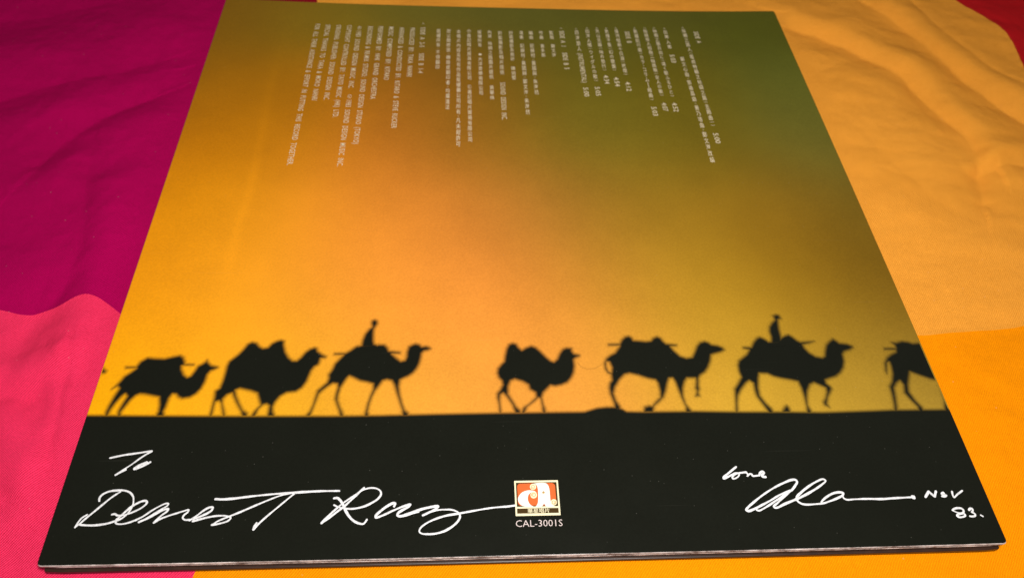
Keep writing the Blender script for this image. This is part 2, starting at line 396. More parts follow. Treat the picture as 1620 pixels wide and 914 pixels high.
def card(name, xs, ys, zt, th, mats, inset=0., round_=.0002, colour=None, edge_mat=1, parent=sleeve, wob=0., lip=False):
    """a sheet of card with softened edges; zt(x,y) its upper face"""
    X, Y = np.meshgrid(xs, ys); n, m_ = len(xs), len(ys)
    top = np.stack([X, Y, zt(X, Y)], -1).reshape(-1, 3)
    idx = np.arange(n*m_).reshape(m_, n)
    ring = np.concatenate([idx[0,:], idx[1:,-1], idx[-1,-2::-1], idx[-2:0:-1,0]])
    def worn(v):
        """corners rubbed round, the right side bellied a little"""
        r = .0013; x, y = v[:,0].copy(), v[:,1].copy()
        a0, a1, b0, b1 = xs[0], xs[-1], ys[0], ys[-1]
        cx_ = np.clip(x, a0+r, a1-r); cy_ = np.clip(y, b0+r, b1-r)
        ex, ey = x-cx_, y-cy_; l = np.hypot(ex, ey); both = (np.abs(ex) > 1e-9) & (np.abs(ey) > 1e-9)
        mxx_ = np.maximum(np.abs(ex), np.abs(ey)); k_ = np.where(both, mxx_/np.maximum(l, 1e-9), 1.)
        x = cx_+ex*k_; y = cy_+ey*k_
        x = x + .0005*np.clip(x/S, 0, 1)**3*np.sin(math.pi*np.clip(y/S, 0, 1))
        return np.stack([x, y, v[:,2]], -1)
    faces = [np.stack([idx[:-1,:-1], idx[:-1,1:], idx[1:,1:], idx[1:,:-1]], -1).reshape(-1, 4)]
    mi = [np.zeros(len(faces[0]), int)]
    vs = [top]; prev = ring; base = n*m_
    R = top[ring]
    nrm = np.zeros((len(ring), 2))
    nrm[:,0] = np.where(np.isclose(R[:,0], xs[0]), -1, np.where(np.isclose(R[:,0], xs[-1]), 1, 0))
    nrm[:,1] = np.where(np.isclose(R[:,1], ys[0]), -1, np.where(np.isclose(R[:,1], ys[-1]), 1, 0))
    wv = wob*np.interp(R[:,0]*37+R[:,1]*53, np.arange(-5, 60), np.random.default_rng(3).normal(size=65)) if wob else 0
    near_ = (nrm[:,1] < 0) & lip      # the near lip is rubbed white
    prof = [(.7*round_, .3*round_, 0), (round_, round_, edge_mat), (round_, th-round_, edge_mat), (.6*round_, th, edge_mat)]
    for (o_, dn, mt_) in prof:
        L_ = R.copy(); L_[:,:2] += nrm*(o_+ (wv if np.isscalar(wv) else wv[:,None])); L_[:,2] -= dn
        cur = np.arange(base, base+len(ring)); base += len(ring); vs.append(L_)
        f = np.stack([prev, cur, np.roll(cur, -1), np.roll(prev, -1)], -1); faces.append(f); mi.append(np.where(near_, edge_mat, mt_)); prev = cur
    bot = np.stack([X, Y, zt(X, Y)-th], -1).reshape(-1, 3); bi = idx+base; vs.append(bot)
    bring = np.concatenate([bi[0,:], bi[1:,-1], bi[-1,-2::-1], bi[-2:0:-1,0]])
    f = np.stack([prev, bring, np.roll(bring, -1), np.roll(prev, -1)], -1); faces.append(f); mi.append(np.full(len(f), edge_mat))
    f = np.stack([bi[:-1,:-1], bi[1:,:-1], bi[1:,1:], bi[:-1,1:]], -1).reshape(-1, 4); faces.append(f); mi.append(np.full(len(f), edge_mat))
    Vv = worn(np.concatenate(vs))
    cc = colour(Vv[:,0], Vv[:,1]) if colour else None
    return mk(name, Vv, np.concatenate(faces), mats, parent, True, np.concatenate(mi), cc)

hmin, hmax = hz[:,1].min(), hz[:,1].max()
ysn = np.unique(np.concatenate([[.0003, .0006, .0010, .0014, S-.0003, S-.0006, S-.0010, S-.0014], np.linspace(0, hmin-.004, 24), np.arange(hmin-.0035, hmax+.0036, .0003), np.linspace(hmax+.004, S, 90)]))
xsn = np.unique(np.r_[np.linspace(0, S, 420), .0003, .0006, .0010, .0014, S-.0003, S-.0006, S-.0010, S-.0014])
o = card('back_cover', xsn, ysn, lambda x, y: face(x, y), .00070, [M_PRINT, M_EDGE], colour=cover_colour, round_=.00032, lip=True)
o['label'] = 'printed back cover lying face up'
def open_(x, y, a):      # the pockets gape a little along the near edge
    u = np.clip(x/S, 0, 1)
    return a*np.clip(1-y/.10, 0, 1)*(np.sin(math.pi*u*1.15+.2)**2*.7+.3*u)
ed = lambda i_: np.unique(np.r_[np.linspace(i_, S-i_, 60), i_+.0003, S-i_-.0003])
g2 = ed(.0001)
card('inner_card', g2, np.unique(np.r_[-.00015, .0001, g2[3:]]), lambda x, y: face(x, y, -.00122)-open_(x, y, .0006), .00050, [M_EDGE, M_EDGE], round_=.00012)
g3 = ed(.0002)
g4 = ed(.0009); g4y = np.unique(np.r_[-.0008, -.0005, g4[4:]])
card('gatefold_lining', g3, g3, lambda x, y: face(x, y, -.0022)-open_(x, y, .0004), .0005, [M_INNER, M_DARKEDGE], round_=.00012)
card('front_cover', g4, g4y, lambda x, y: face(x, y, -.0031)-open_(x, y, .0003), .0017, [M_DARKEDGE, M_DARKEDGE], round_=.0003)  # near ledge juts out, widening the dark band that holds painted shade
# spine: the folded card that joins the covers along the left
sp_v = []; sp_f = []
yy = np.linspace(.0004, S-.0004, 50)
pr = [(.0003,-.0006),(-.0003,-.0009),(-.0004,-.0022),(-.0002,-.0038),(.0006,-.0046),(.0012,-.0046),(.0012,-.0006)]
for y in yy:
    for (x_, z_) in pr: sp_v.append((x_, y, float(face(0, y, z_))))
for a in range(len(yy)-1):
    for b in range(len(pr)):
        c_ = (b+1) % len(pr); sp_f.append((a*7+b, a*7+c_, (a+1)*7+c_, (a+1)*7+b))
sp_f += [tuple(range(6, -1, -1)), tuple((len(yy)-1)*7+q for q in range(7))]
mk('spine', sp_v, sp_f, M_DARKEDGE, sleeve)

# ------------------------------------------------------------------ printed camels
def sdf(px, py, poly):
    """signed distance (inside > 0) to a closed outline"""
    d = np.full(px.shape, 9.); ins_ = np.zeros(px.shape, bool)
    P = np.asarray(poly)
    for (x0,y0),(x1,y1) in zip(P, np.roll(P, -1, 0)):
        ex, ey = x1-x0, y1-y0; t = np.clip(((px-x0)*ex+(py-y0)*ey)/(ex*ex+ey*ey+1e-18), 0, 1)
        d = np.minimum(d, np.hypot(px-x0-t*ex, py-y0-t*ey))
        cr = ((y0 > py) != (y1 > py)) & (px < (x1-x0)*(py-y0)/(y1-y0+1e-18)+x0)
        ins_ ^= cr
    return np.where(ins_, d, -d)
def zpts(org, sc, pts):
    p = np.array(pts, float); return unproj(org[0]+p[:,0]/sc, org[1]+p[:,1]/sc)
def silhouette(name, label, outlines, holes=(), parent=sleeve, under=(), soft=.0012, lift=.00005, step=.00030):
    allp = np.vstack(outlines)
    x0, y0 = allp.min(0)-.0008; x1, y1 = allp.max(0)+.0008
    x0 = max(x0, .0001); x1 = min(x1, S-.0001)
    gx = np.linspace(x0, x1, int((x1-x0)/step)+2); gy = np.linspace(y0, y1, int((y1-y0)/step)+2)
    X, Y = np.meshgrid(gx, gy)
    D = np.full(X.shape, -9.)
    for q in outlines: D = np.maximum(D, sdf(X, Y, q))
    for h in holes: D = np.minimum(D, -sdf(X, Y, h))
    a = np.clip((D+soft*1.05)/(2*soft), 0, 1); a = a*a*(3-2*a)
    own = a
    for q in under:
        e = np.clip((sdf(X, Y, q)+soft*.85)/(2*soft), 0, 1); a = np.maximum(a, e*e*(3-2*e))
    H = horizon(X)-.0006
    a = np.where(Y < H, 0, a)
    n = len(gx); idx = np.arange(X.size).reshape(X.shape)
    q = np.stack([idx[:-1,:-1], idx[:-1,1:], idx[1:,1:], idx[1:,:-1]], -1).reshape(-1, 4)
    q = q[(own*(Y >= H)).ravel()[q].max(1) > .04]
    u, inv = np.unique(q, return_inverse=True)
    xv, yv = X.ravel()[u], Y.ravel()[u]
    o = mk(name, np.stack([xv, yv, face(xv, yv, lift)], -1), inv.reshape(q.shape), M_PRINT, parent, True, None, cover_colour(xv, yv, a.ravel()[u]))
    if label: o['label'] = label
    return o
OA, OB, OC, OD = (130,480), (470,480), (770,480), (1130,480)
c1 = [(140,725),(150,690),(170,650),(205,590),(235,545),(225,530),(190,548),(215,525),(240,500),(270,465),(310,440),(345,415),(330,414),(280,415),(282,404),(345,404),(375,370),(420,345),(470,350),(530,352),(580,340),(630,330),(652,345),(660,370),(662,386),(715,388),(715,396),(660,396),(640,400),(640,420),(655,455),(675,470),(695,462),(720,430),(740,400),(770,385),(790,372),(800,360),(812,378),(830,395),(868,403),(872,412),(845,425),(825,432),(805,455),(790,500),(765,545),(730,580),(690,602),(640,610),(615,600),(600,582),(580,580),(560,605),(540,660),(525,690),(530,725),(465,725),(485,690),(492,650),(490,600),(450,592),(400,582),(370,580),(345,590),(310,620),(275,665),(250,695),(255,725),(220,725),(232,680),(262,630),(285,595),(275,580),(255,595),(215,640),(185,680),(165,725)]
c2 = [(810,725),(825,680),(835,640),(845,600),(850,560),(880,540),(900,490),(915,440),(925,400),(940,370),(1000,325),(1030,295),(1060,258),(1090,245),(1120,252),(1140,275),(1160,285),(1190,280),(1215,255),(1245,240),(1275,232),(1297,240),(1295,265),(1305,310),(1325,345),(1350,365),(1375,365),(1400,345),(1430,310),(1460,290),(1490,280),(1505,285),(1512,305),(1540,325),(1565,338),(1560,348),(1530,352),(1520,385),(1510,395),(1490,405),(1470,430),(1455,465),(1440,500),(1410,540),(1370,565),(1310,572),(1270,595),(1240,630),(1225,660),(1225,690),(1240,725),(1180,725),(1190,690),(1195,655),(1180,645),(1160,650),(1130,675),(1110,725),(1075,725),(1100,690),(1140,650),(1130,610),(1120,575),(1080,560),(1010,545),(985,555),(990,590),(1010,640),(1030,680),(1060,700),(1060,725),(1020,725),(1015,690),(985,635),(965,590),(960,575),(930,585),(905,610),(900,640),(910,680),(920,725),(900,725),(895,680),(890,640),(875,625),(855,630),(845,660),(832,725)]
c3 = [(50,720),(80,690),(100,650),(115,600),(130,555),(160,530),(190,505),(200,480),(200,455),(225,420),(240,385),(270,355),(295,330),(240,328),(240,318),(310,316),(340,300),(375,275),(412,262),(440,258),(470,256),(492,252),(520,262),(560,262),(580,280),(590,302),(660,310),(660,320),(610,323),(640,350),(665,368),(690,362),(700,340),(702,310),(715,275),(740,262),(760,256),(785,262),(800,275),(830,272),(850,280),(858,290),(840,300),(815,305),(800,320),(795,350),(785,385),(770,415),(745,445),(715,465),(680,480),(662,490),(655,530),(660,580),(675,640),(690,680),(715,700),(720,725),(670,725),(672,680),(655,630),(635,570),(620,520),(605,495),(575,488),(550,495),(525,530),(500,560),(480,600),(465,640),(455,690),(465,725),(425,725),(440,680),(450,640),(468,590),(485,550),(485,515),(450,505),(400,495),(360,475),(335,465),(320,480),(300,510),(280,540),(265,590),(262,620),(275,660),(290,690),(305,725),(270,725),(268,690),(250,640),(240,610),(248,570),(258,540),(255,515),(230,512),(200,530),(160,560),(140,580),(120,630),(100,680),(85,725)]
r3 = [(405,285),(412,262),(418,235),(435,195),(460,165),(480,150),(475,125),(482,108),(500,103),(515,112),(517,130),(505,148),(495,165),(492,200),(492,240),(505,285)]
c4 = [(80,705),(78,650),(65,600),(65,575),(85,550),(100,520),(95,495),(75,475),(65,445),(70,415),(90,390),(110,370),(115,335),(125,290),(140,262),(165,252),(190,258),(205,280),(225,297),(250,282),(285,270),(315,280),(345,305),(380,340),(410,365),(430,372),(450,355),(465,320),(485,292),(510,282),(545,285),(548,305),(560,320),(595,328),(595,338),(570,350),(560,360),(565,400),(560,440),(545,475),(520,505),(480,522),(440,530),(410,525),(390,545),(365,570),(355,600),(362,640),(375,670),(385,705),(355,705),(355,660),(345,610),(330,605),(300,630),(260,660),(245,705),(215,705),(235,665),(275,640),(315,600),(310,570),(275,550),(265,520),(230,500),(180,485),(155,495),(140,530),(140,580),(165,620),(190,660),(215,680),(225,705),(180,705),(165,650),(130,600),(105,575),(90,585),(85,620),(95,705)]
c5 = [(815,700),(815,640),(790,580),(782,540),(785,510),(800,490),(795,455),(775,445),(757,420),(752,380),(765,350),(790,330),(820,315),(845,280),(850,270),(780,269),(780,259),(850,257),(865,230),(885,212),(910,207),(930,218),(940,235),(980,238),(1020,242),(1050,238),(1065,220),(1090,210),(1115,220),(1130,240),(1150,256),(1215,263),(1215,272),(1180,276),(1200,300),(1240,335),(1280,348),(1315,342),(1330,310),(1345,270),(1365,248),(1395,240),(1420,248),(1440,262),(1480,268),(1510,280),(1525,297),(1500,312),(1460,322),(1440,330),(1435,370),(1420,410),(1400,440),(1370,460),(1360,480),(1360,530),(1365,545),(1357,570),(1365,592),(1338,594),(1345,560),(1335,540),(1340,500),(1335,478),(1285,478),(1270,500),(1260,540),(1260,590),(1275,640),(1300,670),(1330,700),(1270,700),(1275,660),(1250,610),(1225,550),(1205,500),(1190,478),(1170,480),(1160,510),(1150,560),(1135,600),(1105,630),(1075,655),(1070,700),(1000,700),(1010,660),(1040,652),(1060,655),(1085,625),(1110,600),(1108,560),(1095,510),(1080,490),(1030,480),(970,460),(915,448),(885,455),(855,485),(825,535),(815,575),(830,620),(855,655),(870,700)]
h5 = [(766,372),(785,376),(800,410),(797,440),(780,434),(766,405)]
c6 = [(135,705),(135,640),(130,580),(128,545),(150,510),(170,470),(155,435),(148,395),(155,365),(180,345),(205,325),(220,297),(185,288),(185,278),(235,278),(250,245),(270,222),(290,213),(315,222),(345,240),(400,235),(430,210),(450,205),(475,198),(500,212),(530,235),(550,245),(600,243),(640,241),(610,254),(570,264),(580,285),(610,315),(650,338),(690,345),(705,335),(708,300),(715,265),(735,242),(760,225),(785,240),(800,252),(850,258),(885,272),(890,282),(870,297),(835,308),(825,325),(835,370),(830,410),(810,445),(780,468),(735,482),(715,490),(720,510),(745,530),(755,545),(745,570),(730,600),(725,640),(738,665),(705,650),(697,630),(712,600),(718,565),(712,540),(680,525),(640,508),(615,520),(600,560),(597,610),(600,650),(625,690),(625,705),(590,705),(590,660),(575,600),(555,540),(535,500),(490,490),(430,480),(380,468),(340,450),(290,448),(285,480),(285,540),(295,590),(330,635),(365,668),(390,705),(350,705),(320,660),(270,595),(258,560),(248,510),(225,495),(205,510),(175,550),(155,590),(150,640),(155,705)]
r6 = [(355,262),(362,235),(362,215),(350,180),(350,150),(365,125),(385,105),(374,78),(395,70),(414,75),(428,96),(410,105),(412,130),(417,165),(428,205),(440,262)]
b6 = [(425,700),(450,660),(465,650),(480,665),(495,700)]
c7 = [(1150,705),(1150,650),(1135,580),(1120,530),(1135,500),(1140,450),(1130,400),(1120,375),(1108,380),(1106,450),(1095,430),(1090,380),(1105,345),(1130,325),(1160,310),(1160,297),(1090,295),(1090,285),(1160,284),(1155,268),(1135,248),(1165,250),(1200,240),(1240,245),(1270,255),(1310,252),(1400,252),(1520,500),(1445,498),(1380,482),(1310,458),(1255,438),(1250,470),(1245,520),(1250,565),(1290,620),(1330,660),(1360,705),(1310,705),(1300,660),(1250,610),(1215,570),(1210,520),(1190,495),(1170,510),(1155,540),(1165,600),(1172,650),(1180,705)]
l7 = [(1435,490),(1452,560),(1472,620),(1472,705),(1600,705),(1520,560),(1480,490)]
c0 = [(90,408),(135,410),(157,432),(148,446),(90,452)]
A = lambda p: zpts(OA, 4.05, p); B = lambda p: zpts(OB, 4.05, p); C_ = lambda p: zpts(OC, 4.05, p); D_ = lambda p: zpts(OD, 4.05, p)
silhouette('camel_head', 'tip of a camel head cut off by the left edge', [A(c0)])
silhouette('camel', 'leftmost printed camel, low and loaded', [A(c1)])
silhouette('camel', 'printed camel with two tall humps, second from the left', [A(c2)])
k3 = silhouette('camel', 'printed camel carrying a cloaked rider', [B(c3)])
silhouette('rider', None, [B(r3)], parent=k3, under=[B(c3)], lift=.00009)
silhouette('camel', 'small printed camel alone in the middle', [C_(c4)])
silhouette('camel', 'printed camel with a pack across both humps', [C_(c5)], [C_(h5)])
k6 = silhouette('camel', 'printed camel carrying a rider in a cap', [D_(c6)])
silhouette('rider', None, [D_(r6)], parent=k6, under=[D_(c6)], lift=.00009)
silhouette('camel', 'rear half of a printed camel cut off by the right edge', [D_(c7), D_(l7)])
silhouette('stone', None, [D_(b6)])

def rope(pts):
    a = C_(pts); t = np.linspace(0, len(a)-1, 40); i_ = np.arange(len(a))
    P = np.stack([np.interp(t, i_, a[:,0]), np.interp(t, i_, a[:,1])], -1)
    tg = np.gradient(P, axis=0); tg /= np.hypot(tg[:,0], tg[:,1])[:,None]; nr = np.stack([-tg[:,1], tg[:,0]], -1)
    v = np.vstack([P+nr*s_*.0005 for s_ in (-1, 0, 1)]); n = len(P)
    dk = np.r_[np.zeros(n), np.full(n, .22), np.zeros(n)]
    f = np.array([(k_*n+a_, k_*n+a_+1, (k_+1)*n+a_+1, (k_+1)*n+a_) for k_ in (0, 1) for a_ in range(n-1)])
    mk('lead_rope', np.c_[v, face(v[:,0], v[:,1], .00004)], f, M_PRINT, sleeve, True, None, cover_colour(v[:,0], v[:,1], dk))
rope([(578,372),(600,400),(640,420),(690,417),(730,395),(752,368)])

# ------------------------------------------------------------------ handwriting in white paint marker
def spline(P, step):
    P = np.asarray(P, float)
    if len(P) == 2: 
        n = max(2, int(np.hypot(*(P[1]-P[0]))/step)+1); return P[0]+(P[1]-P[0])*np.linspace(0,1,n)[:,None]
    Q = np.vstack([2*P[0]-P[1], P, 2*P[-1]-P[-2]]); out = []
    for a in range(1, len(Q)-2):
        p0,p1,p2,p3 = Q[a-1:a+3]
        n = max(2, int(np.hypot(*(p2-p1))/step)+1)
        def kn(u,v): return max(np.hypot(*(v-u)),1e-9)**.5
        t0=0; t1=t0+kn(p0,p1); t2=t1+kn(p1,p2); t3=t2+kn(p2,p3)
        t=np.linspace(t1,t2,n,endpoint=False)[:,None]
        A1=(t1-t)/(t1-t0)*p0+(t-t0)/(t1-t0)*p1; A2=(t2-t)/(t2-t1)*p1+(t-t1)/(t2-t1)*p2; A3=(t3-t)/(t3-t2)*p2+(t-t2)/(t3-t2)*p3
        B1=(t2-t)/(t2-t0)*A1+(t-t0)/(t2-t0)*A2; B2=(t3-t)/(t3-t1)*A2+(t-t1)/(t3-t1)*A3
        out.append((t2-t)/(t2-t1)*B1+(t-t1)/(t2-t1)*B2)
    return np.vstack(out+[P[-1:]])
def ink_word(name, label, strokes, mat=None, lift0=.00007):
    """strokes: (origin, scale, points, width); each a low rounded bead of paint"""
    V_ = []; F = []; lift = lift0
    for (org, sc, pts, wd) in strokes:
        P = spline(zpts(org, sc, pts), .00035)
        hw = .50*wd/sc*S/1500
        n = len(P); tg = np.gradient(P, axis=0); tg /= np.hypot(tg[:,0], tg[:,1])[:,None]+1e-12
        nr = np.stack([-tg[:,1], tg[:,0]], -1)
        wob = 1+.10*np.sin(np.arange(n)*.37+len(V_))+.16*np.sin(np.arange(n)*.09+len(V_)*.01)
        # round ends
        e0 = [(P[0]-tg[0]*hw*q, (1-q*q)**.5) for q in (.98, .8, .5)]; e1 = [(P[-1]+tg[-1]*hw*q, (1-q*q)**.5) for q in (.5, .8, .98)]
        C = np.vstack([[e[0] for e in e0], P, [e[0] for e in e1]])
        Hh = hw*np.concatenate([[e[1] for e in e0], wob, [e[1] for e in e1]])
        Nn = np.vstack([np.repeat(nr[:1], 3, 0), nr, np.repeat(nr[-1:], 3, 0)])
        n = len(C); b0 = len(V_)
        rise = lift+np.linspace(0, .00005, n)
        for kx, (s_, up) in enumerate(((-1, 0), (-.6, .00004), (0, .00006), (.6, .00004), (1, 0))):
            q = C+Nn*(Hh*s_)[:,None]
            V_ += np.stack([q[:,0], q[:,1], face(q[:,0], q[:,1])+rise+up], -1).tolist()
        for kx in range(4):
            for a in range(n-1):
                F.append((b0+kx*n+a, b0+kx*n+a+1, b0+(kx+1)*n+a+1, b0+(kx+1)*n+a)[::-1])
        lift += .00001
    o = mk(name, V_, F, mat or M_INK, sleeve); o['label'] = label
    return o
S1, S2, S3, S4, S5, S6, S7 = ((110,700),6.527), ((320,760),7.364), ((500,760),10.125), ((640,770),9.), ((1130,725),10.125), ((1250,740),7.714), ((1440,760),11.571)
st = lambda s, pts, w_: (s[0], s[1], pts, w_)
ink_word('handwritten_word', 'handwritten word To', [
 st(S1, [(420,157),(560,128),(700,108),(850,85)], 19), st(S1, [(850,88),(760,140),(640,225),(540,290),(475,332)], 19), st(S1, [(580,279),(520,308),(478,332)], 23),
 st(S1, [(795,203),(720,235),(672,270)], 30), st(S1, [(690,272),(760,240),(836,200)], 20)])
ink_word('handwritten_word', 'handwritten word Dearest', [
 st(S1, [(308,600),(310,570),(340,535),(400,505),(480,492),(560,492),(620,510),(655,550),(662,590),(655,640),(630,690),(590,740),(530,785),(460,812),(380,835),(280,850),(190,852),(110,846)], 19),
 st(S1, [(525,505),(440,560),(340,640),(250,715),(170,780),(100,840),(58,872)], 18), st(S1, [(58,872),(90,820),(130,775),(185,742)], 16),
 st(S1, [(440,740),(470,735),(490,748),(530,750),(600,735),(690,700),(760,660),(800,620),(790,600),(755,602),(700,625),(640,660),(580,710),(520,765),(480,800),(480,830),(520,840),(600,828),(680,800)], 20),
 st(S1, [(680,800),(760,760),(850,700),(930,655),(990,628),(1022,628),(1010,650),(960,680),(880,730),(790,785),(715,820)], 18),
 st(S1, [(715,820),(800,785),(900,730),(980,690),(1020,682),(1010,705),(950,750),(900,795),(870,825)], 18),
 st(S1, [(870,825),(930,790),(1020,755),(1100,730),(1180,705),(1232,692),(1222,715),(1185,745),(1170,775),(1190,795),(1240,795)], 19),
 st(S2, [(-147,462),(-60,405),(20,345),(90,310),(125,312),(110,345),(50,385),(-20,415),(-110,450)], 22),
 st(S2, [(-110,472),(0,442),(100,420),(200,408),(300,414),(332,432),(305,465),(240,490),(160,508),(112,515)], 22),
 st(S2, [(112,515),(180,472),(260,438),(330,410),(420,375),(560,315),(750,235),(900,178),(1080,135)], 20),
 st(S2, [(1085,140),(1000,210),(880,310),(760,410),(660,500),(595,570)], 22), st(S2, [(595,568),(605,530),(635,492)], 20),
 st(S2, [(155,215),(250,218),(400,205),(600,180),(800,160),(1000,145),(1200,132),(1400,122),(1595,120)], 25)])
ink_word('handwritten_word', 'handwritten name after Dearest', [
 st(S3, [(290,280),(340,275),(385,310),(420,360),(450,420),(480,490),(530,570),(600,640),(680,680),(755,690),(790,660),(812,625)], 36),
 st(S3, [(770,112),(680,190),(560,270),(430,360),(300,470),(180,580),(85,680)], 30),
 st(S3, [(85,680),(200,600),(330,500),(450,410),(560,310),(650,230),(720,165),(800,130),(890,115),(970,125),(1030,165),(1040,220),(990,290),(900,350),(800,400),(680,435),(560,450),(440,440),(350,420),(290,390)], 30),
 st(S3, [(1250,410),(1268,362),(1240,357),(1150,400),(1040,480),(958,560),(958,588),(1000,580),(1100,540),(1250,470),(1400,410),(1512,378),(1490,410),(1400,460),(1315,520),(1305,555),(1340,568),(1440,550),(1560,515),(1640,495)], 36),
 st(S4, [(10,392),(150,345),(300,300),(478,275),(430,318),(340,365),(262,402)], 32),
 st(S4, [(262,402),(350,360),(450,330),(570,320),(680,325),(760,360),(790,410),(770,470),(700,545),(580,620),(450,660),(330,670),(240,660),(210,630),(230,580),(320,510),(450,450),(600,405),(780,375),(1000,335),(1250,295),(1480,275),(1575,262)], 27)])
ink_word('handwritten_word', 'handwritten word love', [
 st(S5, [(348,132),(290,180),(220,240),(150,300),(150,318),(200,300),(280,260),(350,232),(398,242),(388,280),(340,315),(300,322),(288,300),(310,268),(380,235),(450,225),(510,217)], 32),
 st(S5, [(510,220),(540,258),(525,285),(570,245),(600,252),(612,276),(660,276),(720,268)], 34),
 st(S5, [(720,268),(735,222),(775,205),(795,228),(765,258),(775,288),(820,294)], 38)])
ink_word('handwritten_word', 'handwritten signature', [
 st(S5, [(1235,510),(1290,440),(1325,370),(1300,340),(1240,340),(1130,380),(950,470),(780,580),(640,690),(530,790),(512,822),(550,838),(620,815),(760,745),(900,670),(1050,580),(1220,510)], 34),
 st(S5, [(1220,510),(1100,600),(960,690),(830,775),(710,833),(680,822)], 34),
 st(S5, [(1220,520),(1120,610),(1010,710),(952,765),(970,785),(1020,780),(1120,730),(1290,660)], 34),
 st(S6, [(57,387),(150,345),(260,285),(360,220),(432,152),(400,135),(330,160),(230,220),(130,300),(80,360),(90,400),(140,435),(200,445),(300,440),(400,430),(480,405),(580,365),(640,330),(645,305),(600,295),(520,310),(440,355),(392,398),(380,415)], 26),
 st(S6, [(640,330),(652,365),(690,385),(780,380),(950,375),(1100,378),(1300,365),(1500,355)], 25),
 st(S6, [(1495,350),(1506,360)], 46)])
ink_word('handwritten_word', 'handwritten month', [
 st(S7, [(278,295),(305,250),(335,198)], 44), st(S7, [(340,200),(390,245),(450,290)], 40), st(S7, [(445,288),(467,192)], 40),
 st(S7, [(575,240),(600,218),(615,255),(590,275),(640,262),(660,265),(630,290),(580,285)], 40),
 st(S7, [(762,200),(775,260),(797,305),(860,250),(945,185)], 38)])
ink_word('handwritten_word', 'handwritten year', [
 st(S7, [(785,522),(850,500),(940,508),(975,545),(960,590),(900,605),(855,640),(890,665),(960,660),(1005,635),(980,600),(900,592),(830,570),(772,540)], 36),
 st(S7, [(1075,535),(1095,508),(1130,512),(1143,550),(1120,572),(1175,600),(1188,635),(1150,653),(1095,650)], 40), st(S7, [(1292,630),(1325,650)], 34)])

# ------------------------------------------------------------------ the printed emblem
def flat(name, outline, mat, lift, parent, step=None):
    """a printed patch: a filled outline laid on the sleeve"""
    P = np.asarray(outline); c = P.mean(0)
    me = bpy.data.meshes.new(name)
    from mathutils.geometry import tessellate_polygon
    tri = tessellate_polygon([[Vector((p[0], p[1], 0)) for p in P]])
    v = np.stack([P[:,0], P[:,1], face(P[:,0], P[:,1], lift)], -1)
    def ccw(t):
        a, b, c_ = P[t[0]], P[t[1]], P[t[2]]
        return t if (b[0]-a[0])*(c_[1]-a[1])-(b[1]-a[1])*(c_[0]-a[0]) > 0 else t[::-1]
    return mk(name, v, [ccw(tuple(t)) for t in tri], mat, parent, False)
G = lambda p: zpts((805,750), 10.158, p)
def rrect(x0, y0, x1, y1, r, n=6):
    out = []
    for cx_, cy_, a0 in ((x1-r, y1-r, 0), (x0+r, y1-r, 90), (x0+r, y0+r, 180), (x1-r, y0+r, 270)):
        for q in range(n+1):
            a = math.radians(a0+90*q/n); out.append((cx_+r*math.cos(a), cy_+r*math.sin(a)))
    return np.array(out)
q = G([(83,103),(788,95),(830,655),(112,668)])
lx0, lx1 = (q[0,0]+q[3,0])/2, (q[1,0]+q[2,0])/2; ly1, ly0 = (q[0,1]+q[1,1])/2, (q[2,1]+q[3,1])/2
LW, LH = lx1-lx0, ly1-ly0
emb = flat('label_emblem', rrect(lx0, ly0, lx1, ly1, .00005, 1), M_CREAM, .00012, sleeve); emb['label'] = 'small orange and cream record label emblem'
flat('panel', rrect(lx0+.036*LW, ly0+.255*LH, lx1-.036*LW, ly1-.055*LH, .00005, 1), M_BROWN, .00015, emb)
flat('panel', rrect(lx0+.036*LW, ly0+.065*LH, lx1-.036*LW, ly0+.205*LH, .00005, 1), M_BROWN, .00015, emb)
flat('field', rrect(lx0+.065*LW, ly0+.285*LH, lx1-.075*LW, ly1-.085*LH, .0011), M_RED, .00018, emb)
def smooth_out(p): 
    p = list(p); P = spline(G(p+[p[0]]), .0003); return P[:-1]
flat('letter', smooth_out([(440,292),(415,272),(380,262),(330,257),(270,266),(215,290),(170,335),(148,385),(150,430),(175,475),(215,505),(265,518),(330,521),(400,518),(360,500),(325,460),(306,410),(306,360),(322,322),(350,296),(390,285)]), M_WHITE, .00021, emb)
flat('letter', smooth_out([(395,150),(440,143),(500,138),(560,137),(605,150),(636,190),(652,250),(660,330),(666,400),(675,450),(700,495),(735,508),(715,516),(650,518),(600,516),(578,490),(565,470),(552,490),(530,512),(480,520),(430,521),(450,495),(465,460),(470,400),(470,300),(462,220),(448,180),(425,160)]), M_WHITE, .00022, emb)
def curl(cx_, cy_, r, a0, turns=1.35):
    th = np.linspace(0, 2*math.pi, 24, endpoint=False)
    flat('curl', G([(cx_+r*math.cos(t), cy_+r*math.sin(t)) for t in th]), M_CREAM, .00025, emb)
    n = 30; t = np.linspace(0, turns*2*math.pi, n); rr = r*(.74-.42*t/t[-1])
    P = G(np.stack([cx_+rr*np.cos(a0+t), cy_+rr*np.sin(a0+t)], -1))
    tg = np.gradient(P, axis=0); tg /= np.hypot(tg[:,0], tg[:,1])[:,None]; nr = np.stack([-tg[:,1], tg[:,0]], -1)*.00009
    v = np.vstack([P+nr, P-nr]); z_ = face(v[:,0], v[:,1], .00029)
    mk('curl_line', np.c_[v, z_], [(a, a+n, a+n+1, a+1) for a in range(n-1)], M_GOLD, emb, False)
curl(388, 202, 50, .8); curl(398, 334, 54, 2.6); curl(722, 450, 50, -.6)
flat('star', G([(555+ (34 if a % 2 == 0 else 13)*math.sin(math.pi*a/5), 294-(34 if a % 2 == 0 else 13)*math.cos(math.pi*a/5)) for a in range(10)]), M_GOLD, .00026, emb)

